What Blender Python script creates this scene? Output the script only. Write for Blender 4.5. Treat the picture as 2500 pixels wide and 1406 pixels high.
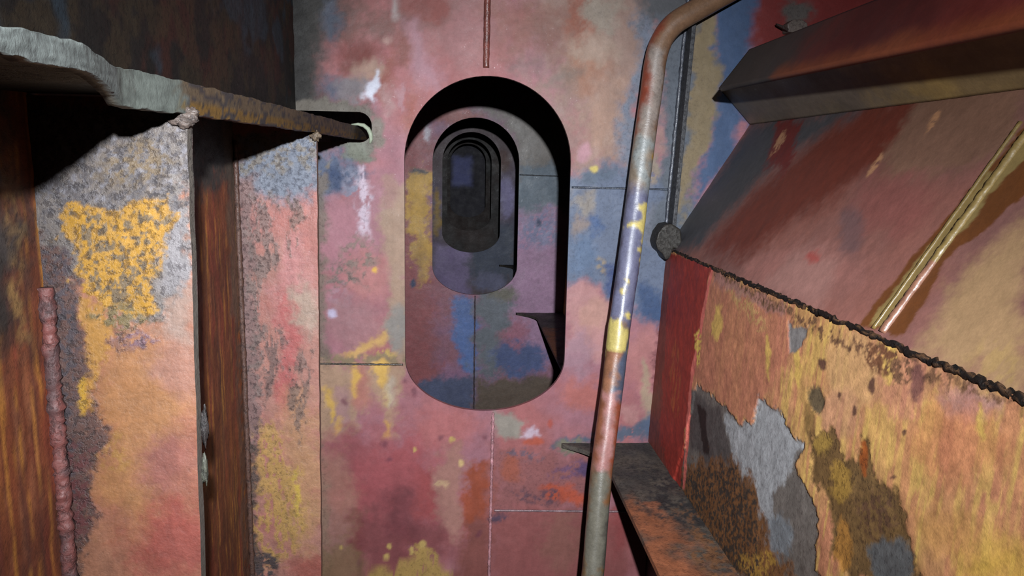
import bpy, math, random
import numpy as np
from mathutils import Matrix, Vector

# ------------------------------------------------------------------ clear
for o in list(bpy.data.objects):
    bpy.data.objects.remove(o, do_unlink=True)
SC = bpy.context.scene
COL = SC.collection
CZ = 1.4                      # eye height above the tank floor (m)

# ------------------------------------------------------------------ camera
FPX = 1820.0                  # focal length in pixels of the 2500 px frame
_y = np.array([1130 - 1250, 703 - 395, -FPX]); _y /= np.linalg.norm(_y)
_a = -.02
_d = np.array([_a, -1, (_y[1] - _y[0] * _a) / _y[2]]); _d /= np.linalg.norm(_d)
_z = -_d
CM = np.array([np.cross(_y, _z), _y, _z])        # camera axes -> world axes
cam = bpy.data.cameras.new('camera')
cam.sensor_fit = 'HORIZONTAL'; cam.sensor_width = 36.0
cam.lens = 36.0 * FPX / 2500.0
cam.clip_start = 0.02; cam.clip_end = 60
camo = bpy.data.objects.new('camera', cam); COL.objects.link(camo)
m4 = Matrix([list(r) + [0] for r in CM] + [[0, 0, 0, 1]])
camo.matrix_world = Matrix.Translation((0, 0, CZ)) @ m4
SC.camera = camo

# ------------------------------------------------------------------ world, lamps, exposure
w = bpy.data.worlds.new('dark_tank'); SC.world = w; w.use_nodes = True
w.node_tree.nodes['Background'].inputs[0].default_value = (.5, .6, .8, 1)
w.node_tree.nodes['Background'].inputs[1].default_value = 0.0
SC.view_settings.view_transform = 'Standard'
SC.view_settings.look = 'None'
SC.view_settings.exposure = 0.0
SC.view_settings.gamma = 1.0
SC.view_settings.use_curve_mapping = False
LAMP = (.0475, -.20, .163)      # head torch worn just behind and above the camera


def torch(name, power, size, aim, blend=1.0, radius=.012):
    l = bpy.data.lights.new(name, 'SPOT'); l.energy = power
    l.spot_size = math.radians(size); l.spot_blend = blend; l.shadow_soft_size = radius
    l.color = (.91, .955, 1.0)
    o = bpy.data.objects.new(name, l); COL.objects.link(o)
    o.location = (LAMP[0], LAMP[1], LAMP[2] + CZ)
    d = Vector(aim) - Vector(LAMP)
    o.rotation_euler = d.to_track_quat('-Z', 'Y').to_euler()
    return o


torch('head_torch_spill', 185, 112, (.10, 2.0, -.52))
torch('head_torch_beam', 315, 62, (.06, 2.0, -.44))

# ------------------------------------------------------------------ picture ray -> place helper
def ray(px, py):
    return CM @ np.array([px - 1250.0, 703.0 - py, -FPX])


def at(px, py, Y):
    r = ray(px, py); return r * (Y / r[1])


def hit(px, py, P0, N):
    r = ray(px, py); return r * (np.dot(P0, N) / np.dot(r, N))


DULL = .33                    # scales every painted colour down, so bounced light leaves shadows darker


# ------------------------------------------------------------------ noise
def _tab(seed):
    return np.random.RandomState(seed).rand(128, 128)


_T = {}


def vnoise(u, v, seed=0):
    if seed not in _T: _T[seed] = _tab(seed)
    t = _T[seed]
    iu = np.floor(u).astype(int); iv = np.floor(v).astype(int)
    fu = u - iu; fv = v - iv
    fu = fu * fu * (3 - 2 * fu); fv = fv * fv * (3 - 2 * fv)
    a = t[iu % 128, iv % 128]; b = t[(iu + 1) % 128, iv % 128]
    c = t[iu % 128, (iv + 1) % 128]; d = t[(iu + 1) % 128, (iv + 1) % 128]
    return (a * (1 - fu) + b * fu) * (1 - fv) + (c * (1 - fu) + d * fu) * fv


def fbm(u, v, seed=0, octv=4):
    s = 0; a = .5; n = 0
    for k in range(octv):
        s = s + a * vnoise(u * 2 ** k + 17.3 * k, v * 2 ** k + 9.1 * k, seed + k); n += a; a *= .55
    return s / n


def sstep(x):
    x = np.clip(x, 0, 1); return x * x * (3 - 2 * x)


def lin(c):
    c = np.asarray(c, float) / 255.0
    return np.where(c <= .04045, c / 12.92, ((c + .055) / 1.055) ** 2.4)


# ------------------------------------------------------------------ paint: patches of old coating laid on a surface
class Surf:
    """a plane with metric axes u, v; patches are given by the outline of the stain on that plane"""
    def __init__(s, P0, U, V):
        s.P0 = np.array(P0, float); s.U = np.array(U, float); s.V = np.array(V, float)
        s.N = np.cross(s.U, s.V)

    def uv(s, px, py):
        p = hit(px, py, s.P0, s.N) - s.P0
        return float(np.dot(p, s.U)), float(np.dot(p, s.V))

    def scale(s, px, py):
        p = hit(px, py, s.P0, s.N); return float(p[1]) / FPX


def psd(u, v, poly):
    """signed distance to a polygon, positive inside"""
    p = np.array(poly); d = np.full(u.shape, 1e9); ins = np.zeros(u.shape, bool)
    n = len(p)
    for i in range(n):
        a = p[i]; b = p[(i + 1) % n]; e = b - a
        t = np.clip(((u - a[0]) * e[0] + (v - a[1]) * e[1]) / (e @ e + 1e-12), 0, 1)
        d = np.minimum(d, (u - a[0] - t * e[0]) ** 2 + (v - a[1] - t * e[1]) ** 2)
        c = ((a[1] > v) != (b[1] > v))
        with np.errstate(divide='ignore', invalid='ignore'):
            xx = (b[0] - a[0]) * (v - a[1]) / (b[1] - a[1] + 1e-15) + a[0]
        ins ^= c & (u < xx)
    d = np.sqrt(d); return np.where(ins, d, -d)


def E_(cx, cy, rx, ry, n=18):
    return [(cx + rx * math.cos(6.2832 * i / n), cy + ry * math.sin(6.2832 * i / n)) for i in range(n)]


class Paint:
    def __init__(s, u, v, base, base2=None, seed=1, scale=6.0, streak=1.0, gain=1.0, fs=1.0):
        s.u = u; s.v = v; s.seed = seed; s.gain = gain; s.k = 0
        s.sf = 80 * fs; s.c = np.zeros(u.shape + (3,)); s.c[:] = lin(base)
        s.pit = np.full(u.shape, .12); s.h = np.zeros(u.shape)
        if base2 is not None:
            t = sstep((fbm(u * scale * streak, v * scale, seed + 40, 5) - .32) / .36)[..., None]
            s.c = s.c * (1 - t) + lin(base2) * t
        s.wx = (fbm(u * 13 * fs, v * 13 * fs, seed + 60, 3) - .5) * 1.6 + (fbm(u * 42 * fs, v * 42 * fs, seed + 64, 4) - .5); s.wy = (fbm(u * 13 * fs, v * 13 * fs, seed + 70, 3) - .5) * 1.6 + (fbm(u * 42 * fs, v * 42 * fs, seed + 74, 4) - .5)
        s.wf = (fbm(u * 110 * fs, v * 110 * fs, seed + 80, 3) - .5)

    def lay(s, poly, col, soft=.01, amp=.01, alpha=1.0, pit=None, h=0.0, speck=0.0, vs=1.0):
        """poly in (u, v) metres; speck breaks the patch up into flecks; vs>1 stretches flecks downward"""
        s.k += 1
        p = np.array(poly); mg = soft + amp * 2
        mg = soft + amp * 5; lo = p.min(0) - mg; hi = p.max(0) + mg
        m = (s.u >= lo[0]) & (s.u <= hi[0]) & (s.v >= lo[1]) & (s.v <= hi[1])
        if not m.any(): return s
        u = s.u[m] + s.wx[m] * amp * 3; v = s.v[m] + s.wy[m] * amp * 3
        sd = psd(u, v, poly) + s.wf[m] * amp * 1.8
        a = sstep(sd / soft * .5 + .5) * alpha
        if speck:
            f = fbm(s.u[m] * s.sf, s.v[m] * s.sf / vs, s.seed + 100 + s.k, 5)
            a = a * sstep((f - speck + .02) / .14)
        a3 = a[:, None]
        s.c[m] = s.c[m] * (1 - a3) + lin(col) * a3
        if pit is not None: s.pit[m] = s.pit[m] * (1 - a) + pit * a
        if h: s.h[m] += h * a
        return s

    def px(s, surf, poly, col, soft=12, amp=10, **k):
        cx = sum(p[0] for p in poly) / len(poly); cy = sum(p[1] for p in poly) / len(poly)
        sc = surf.scale(cx, cy)
        return s.lay([surf.uv(*p) for p in poly], col, soft * sc, amp * sc, **k)

    def streaks(s, amt=.25, fu=60, fv=5, seed=7, col=None, thr=.5):
        f = fbm(s.u * fu, s.v * fv, s.seed + seed, 4)
        if col is None:
            s.c *= (1 + (f - .5) * 2 * amt)[..., None]
        else:
            a = (sstep((f - thr) / .12) * amt)[..., None]; s.c = s.c * (1 - a) + lin(col) * a
        return s

    def mottle(s, amt=.2, f=14, seed=3):
        n = fbm(s.u * f, s.v * f, s.seed + seed, 5); s.c *= (1 + (n - .5) * 2 * amt)[..., None]; return s

    def out(s):
        return np.concatenate([np.clip(s.c * s.gain * DULL, 0, .9), np.clip(s.pit, 0, 1)[..., None]], -1)


# ------------------------------------------------------------------ materials
def mat(name, rough=.5, bump=.35, pits=1.0, spec=.5, grain=1.0, scale=1.0, flat=None):
    m = bpy.data.materials.new(name); m.use_nodes = True
    nt = m.node_tree; N = nt.nodes; L = nt.links
    b = N['Principled BSDF']
    tc = N.new('ShaderNodeTexCoord')
    if flat is None:
        at_ = N.new('ShaderNodeVertexColor'); at_.layer_name = 'Col'; colo = at_.outputs['Color']; alp = at_.outputs['Alpha']
    else:
        rgb = N.new('ShaderNodeRGB'); rgb.outputs[0].default_value = tuple(lin(flat)) + (1,)
        va = N.new('ShaderNodeValue'); va.outputs[0].default_value = .35
        colo = rgb.outputs[0]; alp = va.outputs[0]

    def noise(sc, det=4, ro=.6):
        n = N.new('ShaderNodeTexNoise'); n.inputs['Scale'].default_value = sc * scale
        n.inputs['Detail'].default_value = det; n.inputs['Roughness'].default_value = ro
        L.new(tc.outputs['Object'], n.inputs['Vector']); return n.outputs['Fac']

    def math_(op, a, b_=None, c=None):
        n = N.new('ShaderNodeMath'); n.operation = op
        for i, x in enumerate((a, b_, c)):
            if x is None: continue
            if isinstance(x, (int, float)): n.inputs[i].default_value = x
            else: L.new(x, n.inputs[i])
        return n.outputs[0]

    def rng(x, a, b_, c, d):
        n = N.new('ShaderNodeMapRange'); n.clamp = True
        L.new(x, n.inputs[0])
        for i, q in enumerate((a, b_, c, d)): n.inputs[i + 1].default_value = q
        return n.outputs[0]

    n1 = noise(45, 5, .65); n2 = noise(260, 3, .7); n3 = noise(110, 4, .7); n4 = noise(9, 3)
    g = math_('MULTIPLY', rng(n1, .25, .75, 1 - .20 * grain, 1 + .20 * grain), rng(n2, .25, .75, 1 - .16 * grain, 1 + .16 * grain))
    mix = N.new('ShaderNodeMix'); mix.data_type = 'RGBA'; mix.blend_type = 'MULTIPLY'; mix.inputs[0].default_value = 1
    L.new(colo, mix.inputs[6]); L.new(g, mix.inputs[7])
    pit = math_('MULTIPLY', rng(n3, .50, .66, 0, 1), math_('MULTIPLY', alp, pits))
    pit = math_('MINIMUM', pit, 1.0)
    mx2 = N.new('ShaderNodeMix'); mx2.data_type = 'RGBA'; mx2.blend_type = 'MULTIPLY'
    L.new(math_('MULTIPLY', pit, .8), mx2.inputs[0]); L.new(mix.outputs[2], mx2.inputs[6])
    mx2.inputs[7].default_value = (.30, .27, .29, 1)
    L.new(mx2.outputs[2], b.inputs['Base Color'])
    rr = math_('ADD', rng(n4, .3, .7, rough - .08, rough + .1), math_('MULTIPLY', pit, .15))
    gl = math_('MULTIPLY', rng(noise(150, 3, .7), .60, .70, 0, .30), rng(noise(14, 3), .48, .62, 0, 1))
    rr = math_('MAXIMUM', math_('SUBTRACT', rr, gl), .12)
    L.new(rr, b.inputs['Roughness'])
    b.inputs['Specular IOR Level'].default_value = spec * .8
    h = math_('ADD', math_('MULTIPLY', n1, .6), math_('SUBTRACT', math_('MULTIPLY', n2, .12), math_('MULTIPLY', pit, .35)))
    h = math_('ADD', h, math_('MULTIPLY', n3, math_('MULTIPLY', alp, .5)))
    bp = N.new('ShaderNodeBump'); bp.inputs['Strength'].default_value = bump; bp.inputs['Distance'].default_value = .006
    L.new(h, bp.inputs['Height']); L.new(bp.outputs[0], b.inputs['Normal'])
    return m


M_PAINT = mat('old_tank_paint', rough=.55, bump=.18, spec=.25, grain=.45)
M_FAR = mat('old_tank_paint_far', rough=.5, bump=.3)
M_RUST = mat('pitted_rust_plate', rough=.55, bump=.5, pits=1.5, spec=.35)
M_LIP = mat('wasted_lip', rough=.55, bump=.3, spec=.3)
M_WALL = mat('rust_brown_wall', rough=.6, bump=.4, spec=.25)
M_HOPPER = mat('worn_hopper_paint', rough=.52, bump=.16, spec=.4, grain=.6)
M_PEEL = mat('peeling_coat', rough=.55, bump=.3, spec=.3)
M_PIPE = mat('pipe_paint', rough=.36, bump=.22, spec=.5)
M_WELD = mat('weld_metal', rough=.35, bump=.6, spec=.6)
M_DARK = mat('dark_floor_paint', rough=.6, bump=.4, flat=(60, 45, 40))


# ------------------------------------------------------------------ mesh helpers (coordinates relative to the eye, z offset CZ added here)
def mesh_obj(name, verts, faces, colors, material, parent=None, origin=None, smooth=True, loops=None):
    me = bpy.data.meshes.new(name)
    v = np.asarray(verts, float).copy(); v[:, 2] += CZ
    if parent is not None: o0 = np.array(parent['_o'])
    elif origin is not None: o0 = np.array(origin, float) + (0, 0, CZ)
    else: o0 = np.array([v[:, 0].mean(), v[:, 1].mean(), v[:, 2].min()])
    v -= o0
    me.from_pydata(v.tolist(), [], [tuple(int(i) for i in f) for f in faces]) if not isinstance(faces, np.ndarray) else None
    if isinstance(faces, np.ndarray):
        nf, k = faces.shape
        me.vertices.add(len(v)); me.vertices.foreach_set('co', v.ravel())
        me.loops.add(nf * k); me.loops.foreach_set('vertex_index', faces.ravel().astype(np.int32))
        me.polygons.add(nf); me.polygons.foreach_set('loop_start', np.arange(0, nf * k, k, dtype=np.int32))
        me.update(calc_edges=True)
    if colors is not None:
        ca = me.color_attributes.new('Col', 'FLOAT_COLOR', 'POINT')
        c = np.asarray(colors, float)
        if c.ndim == 1: c = np.tile(c, (len(v), 1))
        ca.data.foreach_set('color', c.ravel())
    me.validate(); me.update()
    if smooth: me.polygons.foreach_set('use_smooth', np.ones(len(me.polygons), bool))
    me.materials.append(material)
    o = bpy.data.objects.new(name, me); COL.objects.link(o)
    if parent is not None: o.parent = parent
    else: o.location = o0
    o['_o'] = list(map(float, o0))
    return o


def root(name, loc, label, cat, group=None):
    o = bpy.data.objects.new(name, None); COL.objects.link(o)
    o.location = (loc[0], loc[1], loc[2] + CZ); o.empty_display_size = .05
    o['_o'] = [loc[0], loc[1], loc[2] + CZ]
    tag(o, label, cat, group); return o


def tag(o, label=None, cat=None, group=None, kind=None):
    if label: o['label'] = label
    if cat: o['category'] = cat
    if group: o['group'] = group
    if kind: o['kind'] = kind
    return o


def lines(*segs):
    """grid lines from (start, stop, step) runs"""
    a = []
    for s0, s1, st in segs:
        n = max(1, int(round((s1 - s0) / st))); a += list(np.linspace(s0, s1, n, endpoint=False))
    a.append(segs[-1][1]); return np.array(a)


def sheet(name, surf, us, vs, painter, material, thick=.012, back=None, sdf=None, relief=0.0, parent=None, seed=5,
          edge_col=None, backmul=.6):
    """a steel plate: finely divided painted front, rim and coarse back; sdf(u, v) < 0 is cut away"""
    def front(us, vs):
        U, V = np.meshgrid(us, vs); nu, nv = len(us), len(vs)
        idx = np.arange(nu * nv).reshape(nv, nu)
        f = np.stack([idx[:-1, :-1], idx[:-1, 1:], idx[1:, 1:], idx[1:, :-1]], -1).reshape(-1, 4)
        u = U.ravel().copy(); v = V.ravel().copy()
        if sdf is not None:
            cu = u[f].mean(1); cv = v[f].mean(1)
            f = f[sdf(cu, cv) > 0]
        # boundary edges
        e = np.concatenate([f[:, [0, 1]], f[:, [1, 2]], f[:, [2, 3]], f[:, [3, 0]]])
        key = np.sort(e, 1); key = key[:, 0].astype(np.int64) * (nu * nv) + key[:, 1]
        q, inv, cnt = np.unique(key, return_inverse=True, return_counts=True)
        be = e[cnt[inv] == 1]
        if sdf is not None:
            bv = np.unique(be)
            inner = (u[bv] > us[0] + 1e-9) & (u[bv] < us[-1] - 1e-9) & (v[bv] > vs[0] + 1e-9) & (v[bv] < vs[-1] - 1e-9)
            bv = bv[inner]
            for _ in range(6):
                s = sdf(u[bv], v[bv]); h = 1e-4
                gx = (sdf(u[bv] + h, v[bv]) - sdf(u[bv] - h, v[bv])) / (2 * h)
                gy = (sdf(u[bv], v[bv] + h) - sdf(u[bv], v[bv] - h)) / (2 * h)
                g = gx * gx + gy * gy + 1e-6
                u[bv] -= s * gx / g * .9; v[bv] -= s * gy / g * .9
        used = np.unique(f); re = np.full(nu * nv, -1); re[used] = np.arange(len(used))
        return u[used], v[used], re[f], re[be]

    u, v, f, be = front(us, vs)
    pt = painter(u, v); c = pt.out()
    P = surf.P0 + u[:, None] * surf.U + v[:, None] * surf.V
    off = pt.h.copy()
    if relief: off += (fbm(u * 30, v * 30, seed, 4) - .5) * relief
    Pf = P + off[:, None] * surf.N
    n = len(P)
    # rim: duplicate boundary vertices at the back
    bv = np.unique(be); mp = np.full(n, -1); mp[bv] = np.arange(len(bv))
    rimF = Pf[bv]; rimB = P[bv] - thick * surf.N
    ec = c[bv].copy()
    if edge_col is not None: ec[:, :3] = lin(edge_col) * pt.gain * DULL
    V_ = [Pf, rimF, rimB]; C_ = [c, ec, ec]
    a = n; b = n + len(bv)
    rf = np.stack([mp[be[:, 1]] + a, mp[be[:, 0]] + a, mp[be[:, 0]] + b, mp[be[:, 1]] + b], -1)
    F_ = [f, rf]
    if back is not None:
        u2, v2, f2, _ = front(*back); n0 = b + len(bv)
        V_.append(surf.P0 + u2[:, None] * surf.U + v2[:, None] * surf.V - thick * surf.N)
        bc = np.tile(np.append(lin((120, 75, 70)) * pt.gain * DULL * backmul, .3), (len(u2), 1)); C_.append(bc)
        F_.append(f2[:, ::-1] + n0)
    else:
        n0 = b + len(bv)
        cs = [(us[0], vs[0]), (us[-1], vs[0]), (us[-1], vs[-1]), (us[0], vs[-1])]
        V_.append(np.array([surf.P0 + p * surf.U + q * surf.V - thick * surf.N for p, q in cs]))
        C_.append(np.tile(c.mean(0), (4, 1))); F_.append(np.array([[n0 + 3, n0 + 2, n0 + 1, n0]]))
    V_ = np.concatenate(V_); C_ = np.concatenate(C_); F_ = np.concatenate(F_)
    return mesh_obj(name, V_, F_, C_, material, parent)


def tube(name, path, rad, colfn, material, parent=None, n=10, rough=0.0, seed=0, cap=True, origin=None, freq=.9):
    """a round bar along a path of points; rad a number or one per point; rough gives a lumpy weld-like surface"""
    path = np.asarray(path, float); k = len(path)
    rad = np.broadcast_to(np.asarray(rad, float), (k,))
    T = np.gradient(path, axis=0); T /= np.linalg.norm(T, axis=1)[:, None]
    up = np.array([0, 1, 0.]) if abs(T[0][1]) < .8 else np.array([0, 0, 1.])
    vs = []; cs = []; s = 0
    for i in range(k):
        A = np.cross(T[i], up); A /= np.linalg.norm(A); B = np.cross(T[i], A)
        if i: s += np.linalg.norm(path[i] - path[i - 1])
        for j in range(n):
            th = 2 * math.pi * j / n
            r = rad[i]
            if rough: r = r * (1 + rough * (2 * float(fbm(np.array([s / rad[i] * freq]), np.array([j * 1.3]), seed, 3)[0]) - 1))
            vs.append(path[i] + r * (math.cos(th) * A + math.sin(th) * B)); cs.append(colfn(s, th, i))
    fs = [(i * n + j, i * n + (j + 1) % n, (i + 1) * n + (j + 1) % n, (i + 1) * n + j) for i in range(k - 1) for j in range(n)]
    if cap: fs += [tuple(range(n))[::-1], tuple((k - 1) * n + j for j in range(n))]
    return mesh_obj(name, vs, fs, np.array(cs), material, parent, origin)


def cc(col, gain=1.0, pit=.3): return np.append(np.clip(lin(col) * gain * DULL, 0, .9), pit)


def spread(p, q, n): return [np.array(p) + (np.array(q) - np.array(p)) * t for t in np.linspace(0, 1, n)]


def prism(name, poly, axis0, axis1, colors, material, parent=None, bevel=0.0):
    """extrude a list of 3D points (a flat outline) from offset axis0 to axis1 (vectors)"""
    p = np.array(poly, float); n = len(p)
    V = np.concatenate([p + axis0, p + axis1])
    F = [tuple(range(n)), tuple(range(2 * n - 1, n - 1, -1))] + [(i, i + n, (i + 1) % n + n, (i + 1) % n) for i in range(n)]
    o = mesh_obj(name, V, F, colors, material, parent, smooth=False)
    if bevel:
        b = o.modifiers.new('bevel', 'BEVEL'); b.width = bevel; b.segments = 2; b.limit_method = 'ANGLE'
    return o


# ================================================================== THE TANK
FLOOR, CEIL = -1.4, .95
YB = [2.0, 3.85, 5.70, 7.55, 9.40]     # web frames with oval manholes
YEND = 11.25
HX, HZ, HW, HH = .067, -.232, .2205, .4535   # manhole centre and half size
XL = -.43                               # left side
SEAM = np.array([.562, 0, -.222])       # knuckle between upright and sloped plate on the right
ROOT_ = np.array([.767, 0, .113])       # top of the sloped plate
XBOT = .538                             # foot of the upright plate
ZSH = -.777                             # low stringer

X_ = np.array([1., 0, 0]); Y_ = np.array([0, 1., 0]); Z_ = np.array([0, 0, 1.])


def box_sdf(u, v, cx, cy, hx, hy, r):
    qx = np.abs(u - cx) - hx + r; qy = np.abs(v - cy) - hy + r
    return np.hypot(np.maximum(qx, 0), np.maximum(qy, 0)) + np.minimum(np.maximum(qx, qy), 0) - r


def hole_sdf(u, v):
    # the oval is a touch flatter at its foot
    r = HW
    zt = HZ + HH - r; zb = HZ - HH + .150
    du = u - HX
    side = np.abs(du) - HW
    top_ = np.hypot(du, v - zt) - r
    e = np.sqrt((du / HW) ** 2 + ((v - zb) / .150) ** 2) + 1e-9
    bot_ = (e - 1) * .17
    return np.where(v > zt, top_, np.where(v < zb, bot_, side))


def front_sdf(u, v):
    a = hole_sdf(u, v)
    b = box_sdf(u, v, -.40, .083, .163, .039, .034)      # notch the left stringer runs through
    c = box_sdf(u, v, XL - .27, 0, .27, 9, 0)
    return np.minimum(a, b)


# ------------------------------------------------------------------ front web frame
S1 = Surf((0, 2.0, 0), X_, Z_)        # N = X x Z = -Y (towards the camera)


def paint_front(u, v):
    p = Paint(u, v, (170, 104, 104), (164, 112, 122), seed=11, scale=5, gain=1.4)
    q = lambda poly, col, soft=12, amp=10, **k: p.px(S1, poly, col, soft, amp, **k)
    # ---- upper part
    q([(1300, -80), (1620, -80), (1600, 150), (1565, 430), (1400, 430), (1392, 330), (1340, 220)], (158, 128, 116), 70, 30)
    q(E_(1250, 60, 90, 70), (150, 98, 92), 60, 20); q(E_(1330, 70, 80, 70), (138, 96, 84), 50, 25, alpha=.8)
    q(E_(920, 30, 130, 60), (128, 86, 80), 50, 25); q(E_(1100, 40, 80, 60), (140, 98, 94), 50, 25)
    q(E_(1040, -20, 60, 60), (140, 78, 72), 30, 20)
    q(E_(1430, 40, 36, 75), (152, 92, 74), 25, 15); q(E_(1435, 170, 45, 60), (164, 116, 94), 30, 15)
    q(E_(1450, 130, 40, 50), (172, 148, 132), 25, 18, alpha=.8); q(E_(1470, 30, 35, 50), (158, 142, 128), 20, 15, pit=.3)
    q(E_(1480, 300, 50, 90), (170, 134, 116), 30, 15); q(E_(1380, 190, 40, 18), (126, 112, 104), 25, 12, alpha=.7)
    q(E_(1290, 160, 40, 22), (132, 102, 102), 25, 12, alpha=.7); q(E_(1425, 370, 14, 22), (186, 138, 146), 10, 6)
    q(E_(1350, 320, 60, 40), (150, 122, 114), 30, 15, alpha=.6)
    q([(1540, 40), (1600, 60), (1572, 260), (1548, 430), (1508, 430), (1520, 330), (1545, 180)], (118, 124, 140), 22, 14, pit=.5)
    q([(1560, -80), (1720, -80), (1690, 40), (1600, 70), (1560, 60)], (88, 88, 92), 25, 12)
    q([(985, 50), (1012, 50), (1070, 170), (1085, 215), (1030, 220), (1000, 160)], (176, 132, 142), 28, 10, alpha=.9)
    q(E_(1130, 100, 50, 60), (162, 112, 112), 40, 15)
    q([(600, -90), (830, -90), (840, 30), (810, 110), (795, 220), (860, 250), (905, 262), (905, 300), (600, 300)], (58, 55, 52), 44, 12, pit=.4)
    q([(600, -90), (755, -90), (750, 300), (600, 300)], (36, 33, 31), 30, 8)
    q(E_(812, 50, 18, 50), (78, 84, 100), 18, 8); q(E_(825, 215, 40, 22), (84, 86, 104), 22, 10)
    q(E_(870, 215, 40, 28), (128, 118, 122), 18, 10)
    q(E_(880, 135, 48, 38), (122, 60, 54), 22, 6); q([(830, 160), (900, 150), (885, 175), (835, 182)], (124, 66, 60), 12, 8)
    q(E_(968, 125, 24, 50), (138, 80, 72), 18, 10); q(E_(945, 200, 16, 60), (148, 86, 76), 14, 8)
    q(E_(905, 180, 34, 26), (166, 132, 116), 16, 10)
    q([(915, 172), (932, 192), (934, 226), (918, 256), (906, 240), (891, 230), (904, 210)], (214, 214, 228), 9, 8)
    q(E_(966, 18, 10, 32), (168, 150, 148), 9, 5); q(E_(944, 96, 7, 10), (180, 140, 132), 6, 4)
    q(E_(985, 245, 14, 40), (176, 130, 136), 12, 10, speck=.45, vs=4); q(E_(952, 250, 10, 36), (176, 138, 136), 10, 8, alpha=.8)
    q(E_(1010, 290, 16, 50), (162, 92, 82), 14, 10)
    # ---- around the stringer notch
    q([(600, 236), (868, 244), (900, 262), (915, 290), (934, 330), (920, 368), (884, 402), (852, 388), (840, 362), (600, 352)], (112, 104, 94), 7, 8, pit=.4)
    q(E_(872, 368, 34, 26), (124, 126, 112), 10, 8); q(E_(925, 318, 14, 40), (128, 116, 106), 8, 6)
    # ---- left of the manhole
    q([(600, 350), (830, 362), (880, 405), (900, 430), (850, 446), (815, 482), (790, 520), (600, 540)], (96, 106, 130), 20, 12, pit=.5)
    q(E_(815, 425, 28, 26), (60, 76, 110), 18, 10); q(E_(790, 395, 22, 20), (126, 116, 108), 10, 10, speck=.45)
    q(E_(820, 560, 48, 90), (172, 118, 128), 28, 12); q(E_(860, 440, 22, 30), (138, 138, 158), 14, 12, speck=.42)
    q([(872, 405), (895, 405), (905, 470), (915, 540), (905, 570), (880, 565), (868, 480)], (206, 186, 200), 12, 10, speck=.40, vs=3, pit=.5)
    q(E_(900, 660, 60, 60), (178, 118, 116), 25, 12); q(E_(880, 610, 45, 34), (138, 116, 108), 22, 14, speck=.42, pit=.6)
    q(E_(840, 665, 45, 40), (126, 108, 102), 20, 14, speck=.48, pit=.7); q(E_(835, 740, 30, 50), (168, 128, 138), 20, 12, speck=.4)
    q(E_(870, 790, 70, 60), (160, 116, 118), 25, 14, alpha=.7); q(E_(812, 768, 10, 10), (196, 184, 210), 5, 4)
    q([(945, 440), (1010, 470), (1010, 900), (955, 880), (942, 800), (950, 700), (938, 560)], (168, 138, 118), 16, 10)
    q(E_(955, 470, 20, 40), (160, 120, 112), 14, 8); q(E_(962, 805, 22, 50), (146, 138, 132), 14, 10)
    q(E_(914, 657, 7, 8), (226, 178, 78), 4, 4)
    q([(820, 862), (892, 826), (938, 802), (944, 820), (905, 855), (850, 876)], (206, 164, 98), 12, 10, alpha=.9)
    q(E_(930, 872, 40, 18), (196, 164, 96), 10, 9, speck=.42)
    q([(600, 862), (1000, 868), (995, 892), (600, 890)], (142, 122, 96), 10, 8, speck=.34)
    q([(745, 420), (792, 420), (800, 900), (798, 1500), (745, 1500)], (122, 108, 96), 10, 9, alpha=.85, pit=.6)
    # ---- below left horizontal weld
    q([(600, 893), (968, 893), (966, 960), (950, 1055), (935, 1068), (928, 985), (885, 965), (862, 1085), (835, 1075), (600, 1060)], (176, 142, 118), 14, 12)
    q(E_(835, 1000, 22, 60), (172, 132, 128), 14, 10); q(E_(880, 940, 20, 50), (178, 118, 106), 16, 8)
    for x, y, rx, ry in ((930, 915, 14, 34), (946, 972, 7, 24), (938, 1048, 6, 22), (866, 925, 10, 36), (808, 985, 9, 42), (828, 1040, 6, 25), (913, 900, 8, 12)):
        q(E_(x, y, rx, ry), (220, 176, 86), 8, 7, alpha=.85)
    q(E_(950, 960, 10, 40), (190, 176, 160), 8, 6, alpha=.7)
    # ---- lower left field
    q(E_(1080, 1050, 90, 60), (178, 108, 108), 45, 15)
    q(E_(950, 1190, 150, 130), (164, 86, 90), 70, 25); q(E_(960, 1310, 150, 80), (136, 76, 78), 60, 25)
    q(E_(850, 1110, 60, 50), (148, 84, 88), 40, 15, alpha=.7); q(E_(870, 1330, 16, 90), (120, 56, 58), 14, 10, alpha=.7)
    q(E_(985, 1255, 50, 60), (116, 62, 68), 35, 15, alpha=.6); q(E_(1040, 1190, 26, 60), (158, 78, 78), 20, 12, alpha=.8)
    q([(1065, 1125), (1120, 1085), (1142, 1150), (1124, 1225), (1116, 1315), (1078, 1295), (1058, 1210)], (168, 120, 110), 18, 12)
    q(E_(1082, 1185, 20, 8), (196, 160, 126), 6, 6, speck=.35); q(E_(1127, 1132, 5, 8), (220, 186, 130), 4, 3)
    q([(1150, 1140), (1204, 1140), (1204, 1265), (1132, 1310), (1120, 1235), (1140, 1210)], (158, 80, 58), 14, 12)
    q([(1132, 1275), (1204, 1270), (1204, 1500), (1112, 1500), (1122, 1380)], (138, 82, 76), 18, 12)
    q([(600, 1100), (830, 1100), (860, 1250), (850, 1500), (600, 1500)], (170, 132, 110), 40, 20, alpha=.5)
    q(E_(800, 1390, 90, 60), (130, 104, 74), 30, 20, alpha=.7)
    q([(880, 1500), (905, 1388), (985, 1370), (1005, 1335), (1045, 1340), (1072, 1372), (1112, 1392), (1112, 1500)], (176, 142, 84), 12, 14, speck=.28, pit=.5)
    for x, y, r in ((945, 1356, 8), (951, 1332, 6), (830, 1338, 4), (1030, 1330, 9), (1000, 1345, 6), (1010, 1100, 4), (1106, 1075, 5)):
        q(E_(x, y, r, r * 1.1), (196, 164, 100), 4, 4)
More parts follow.
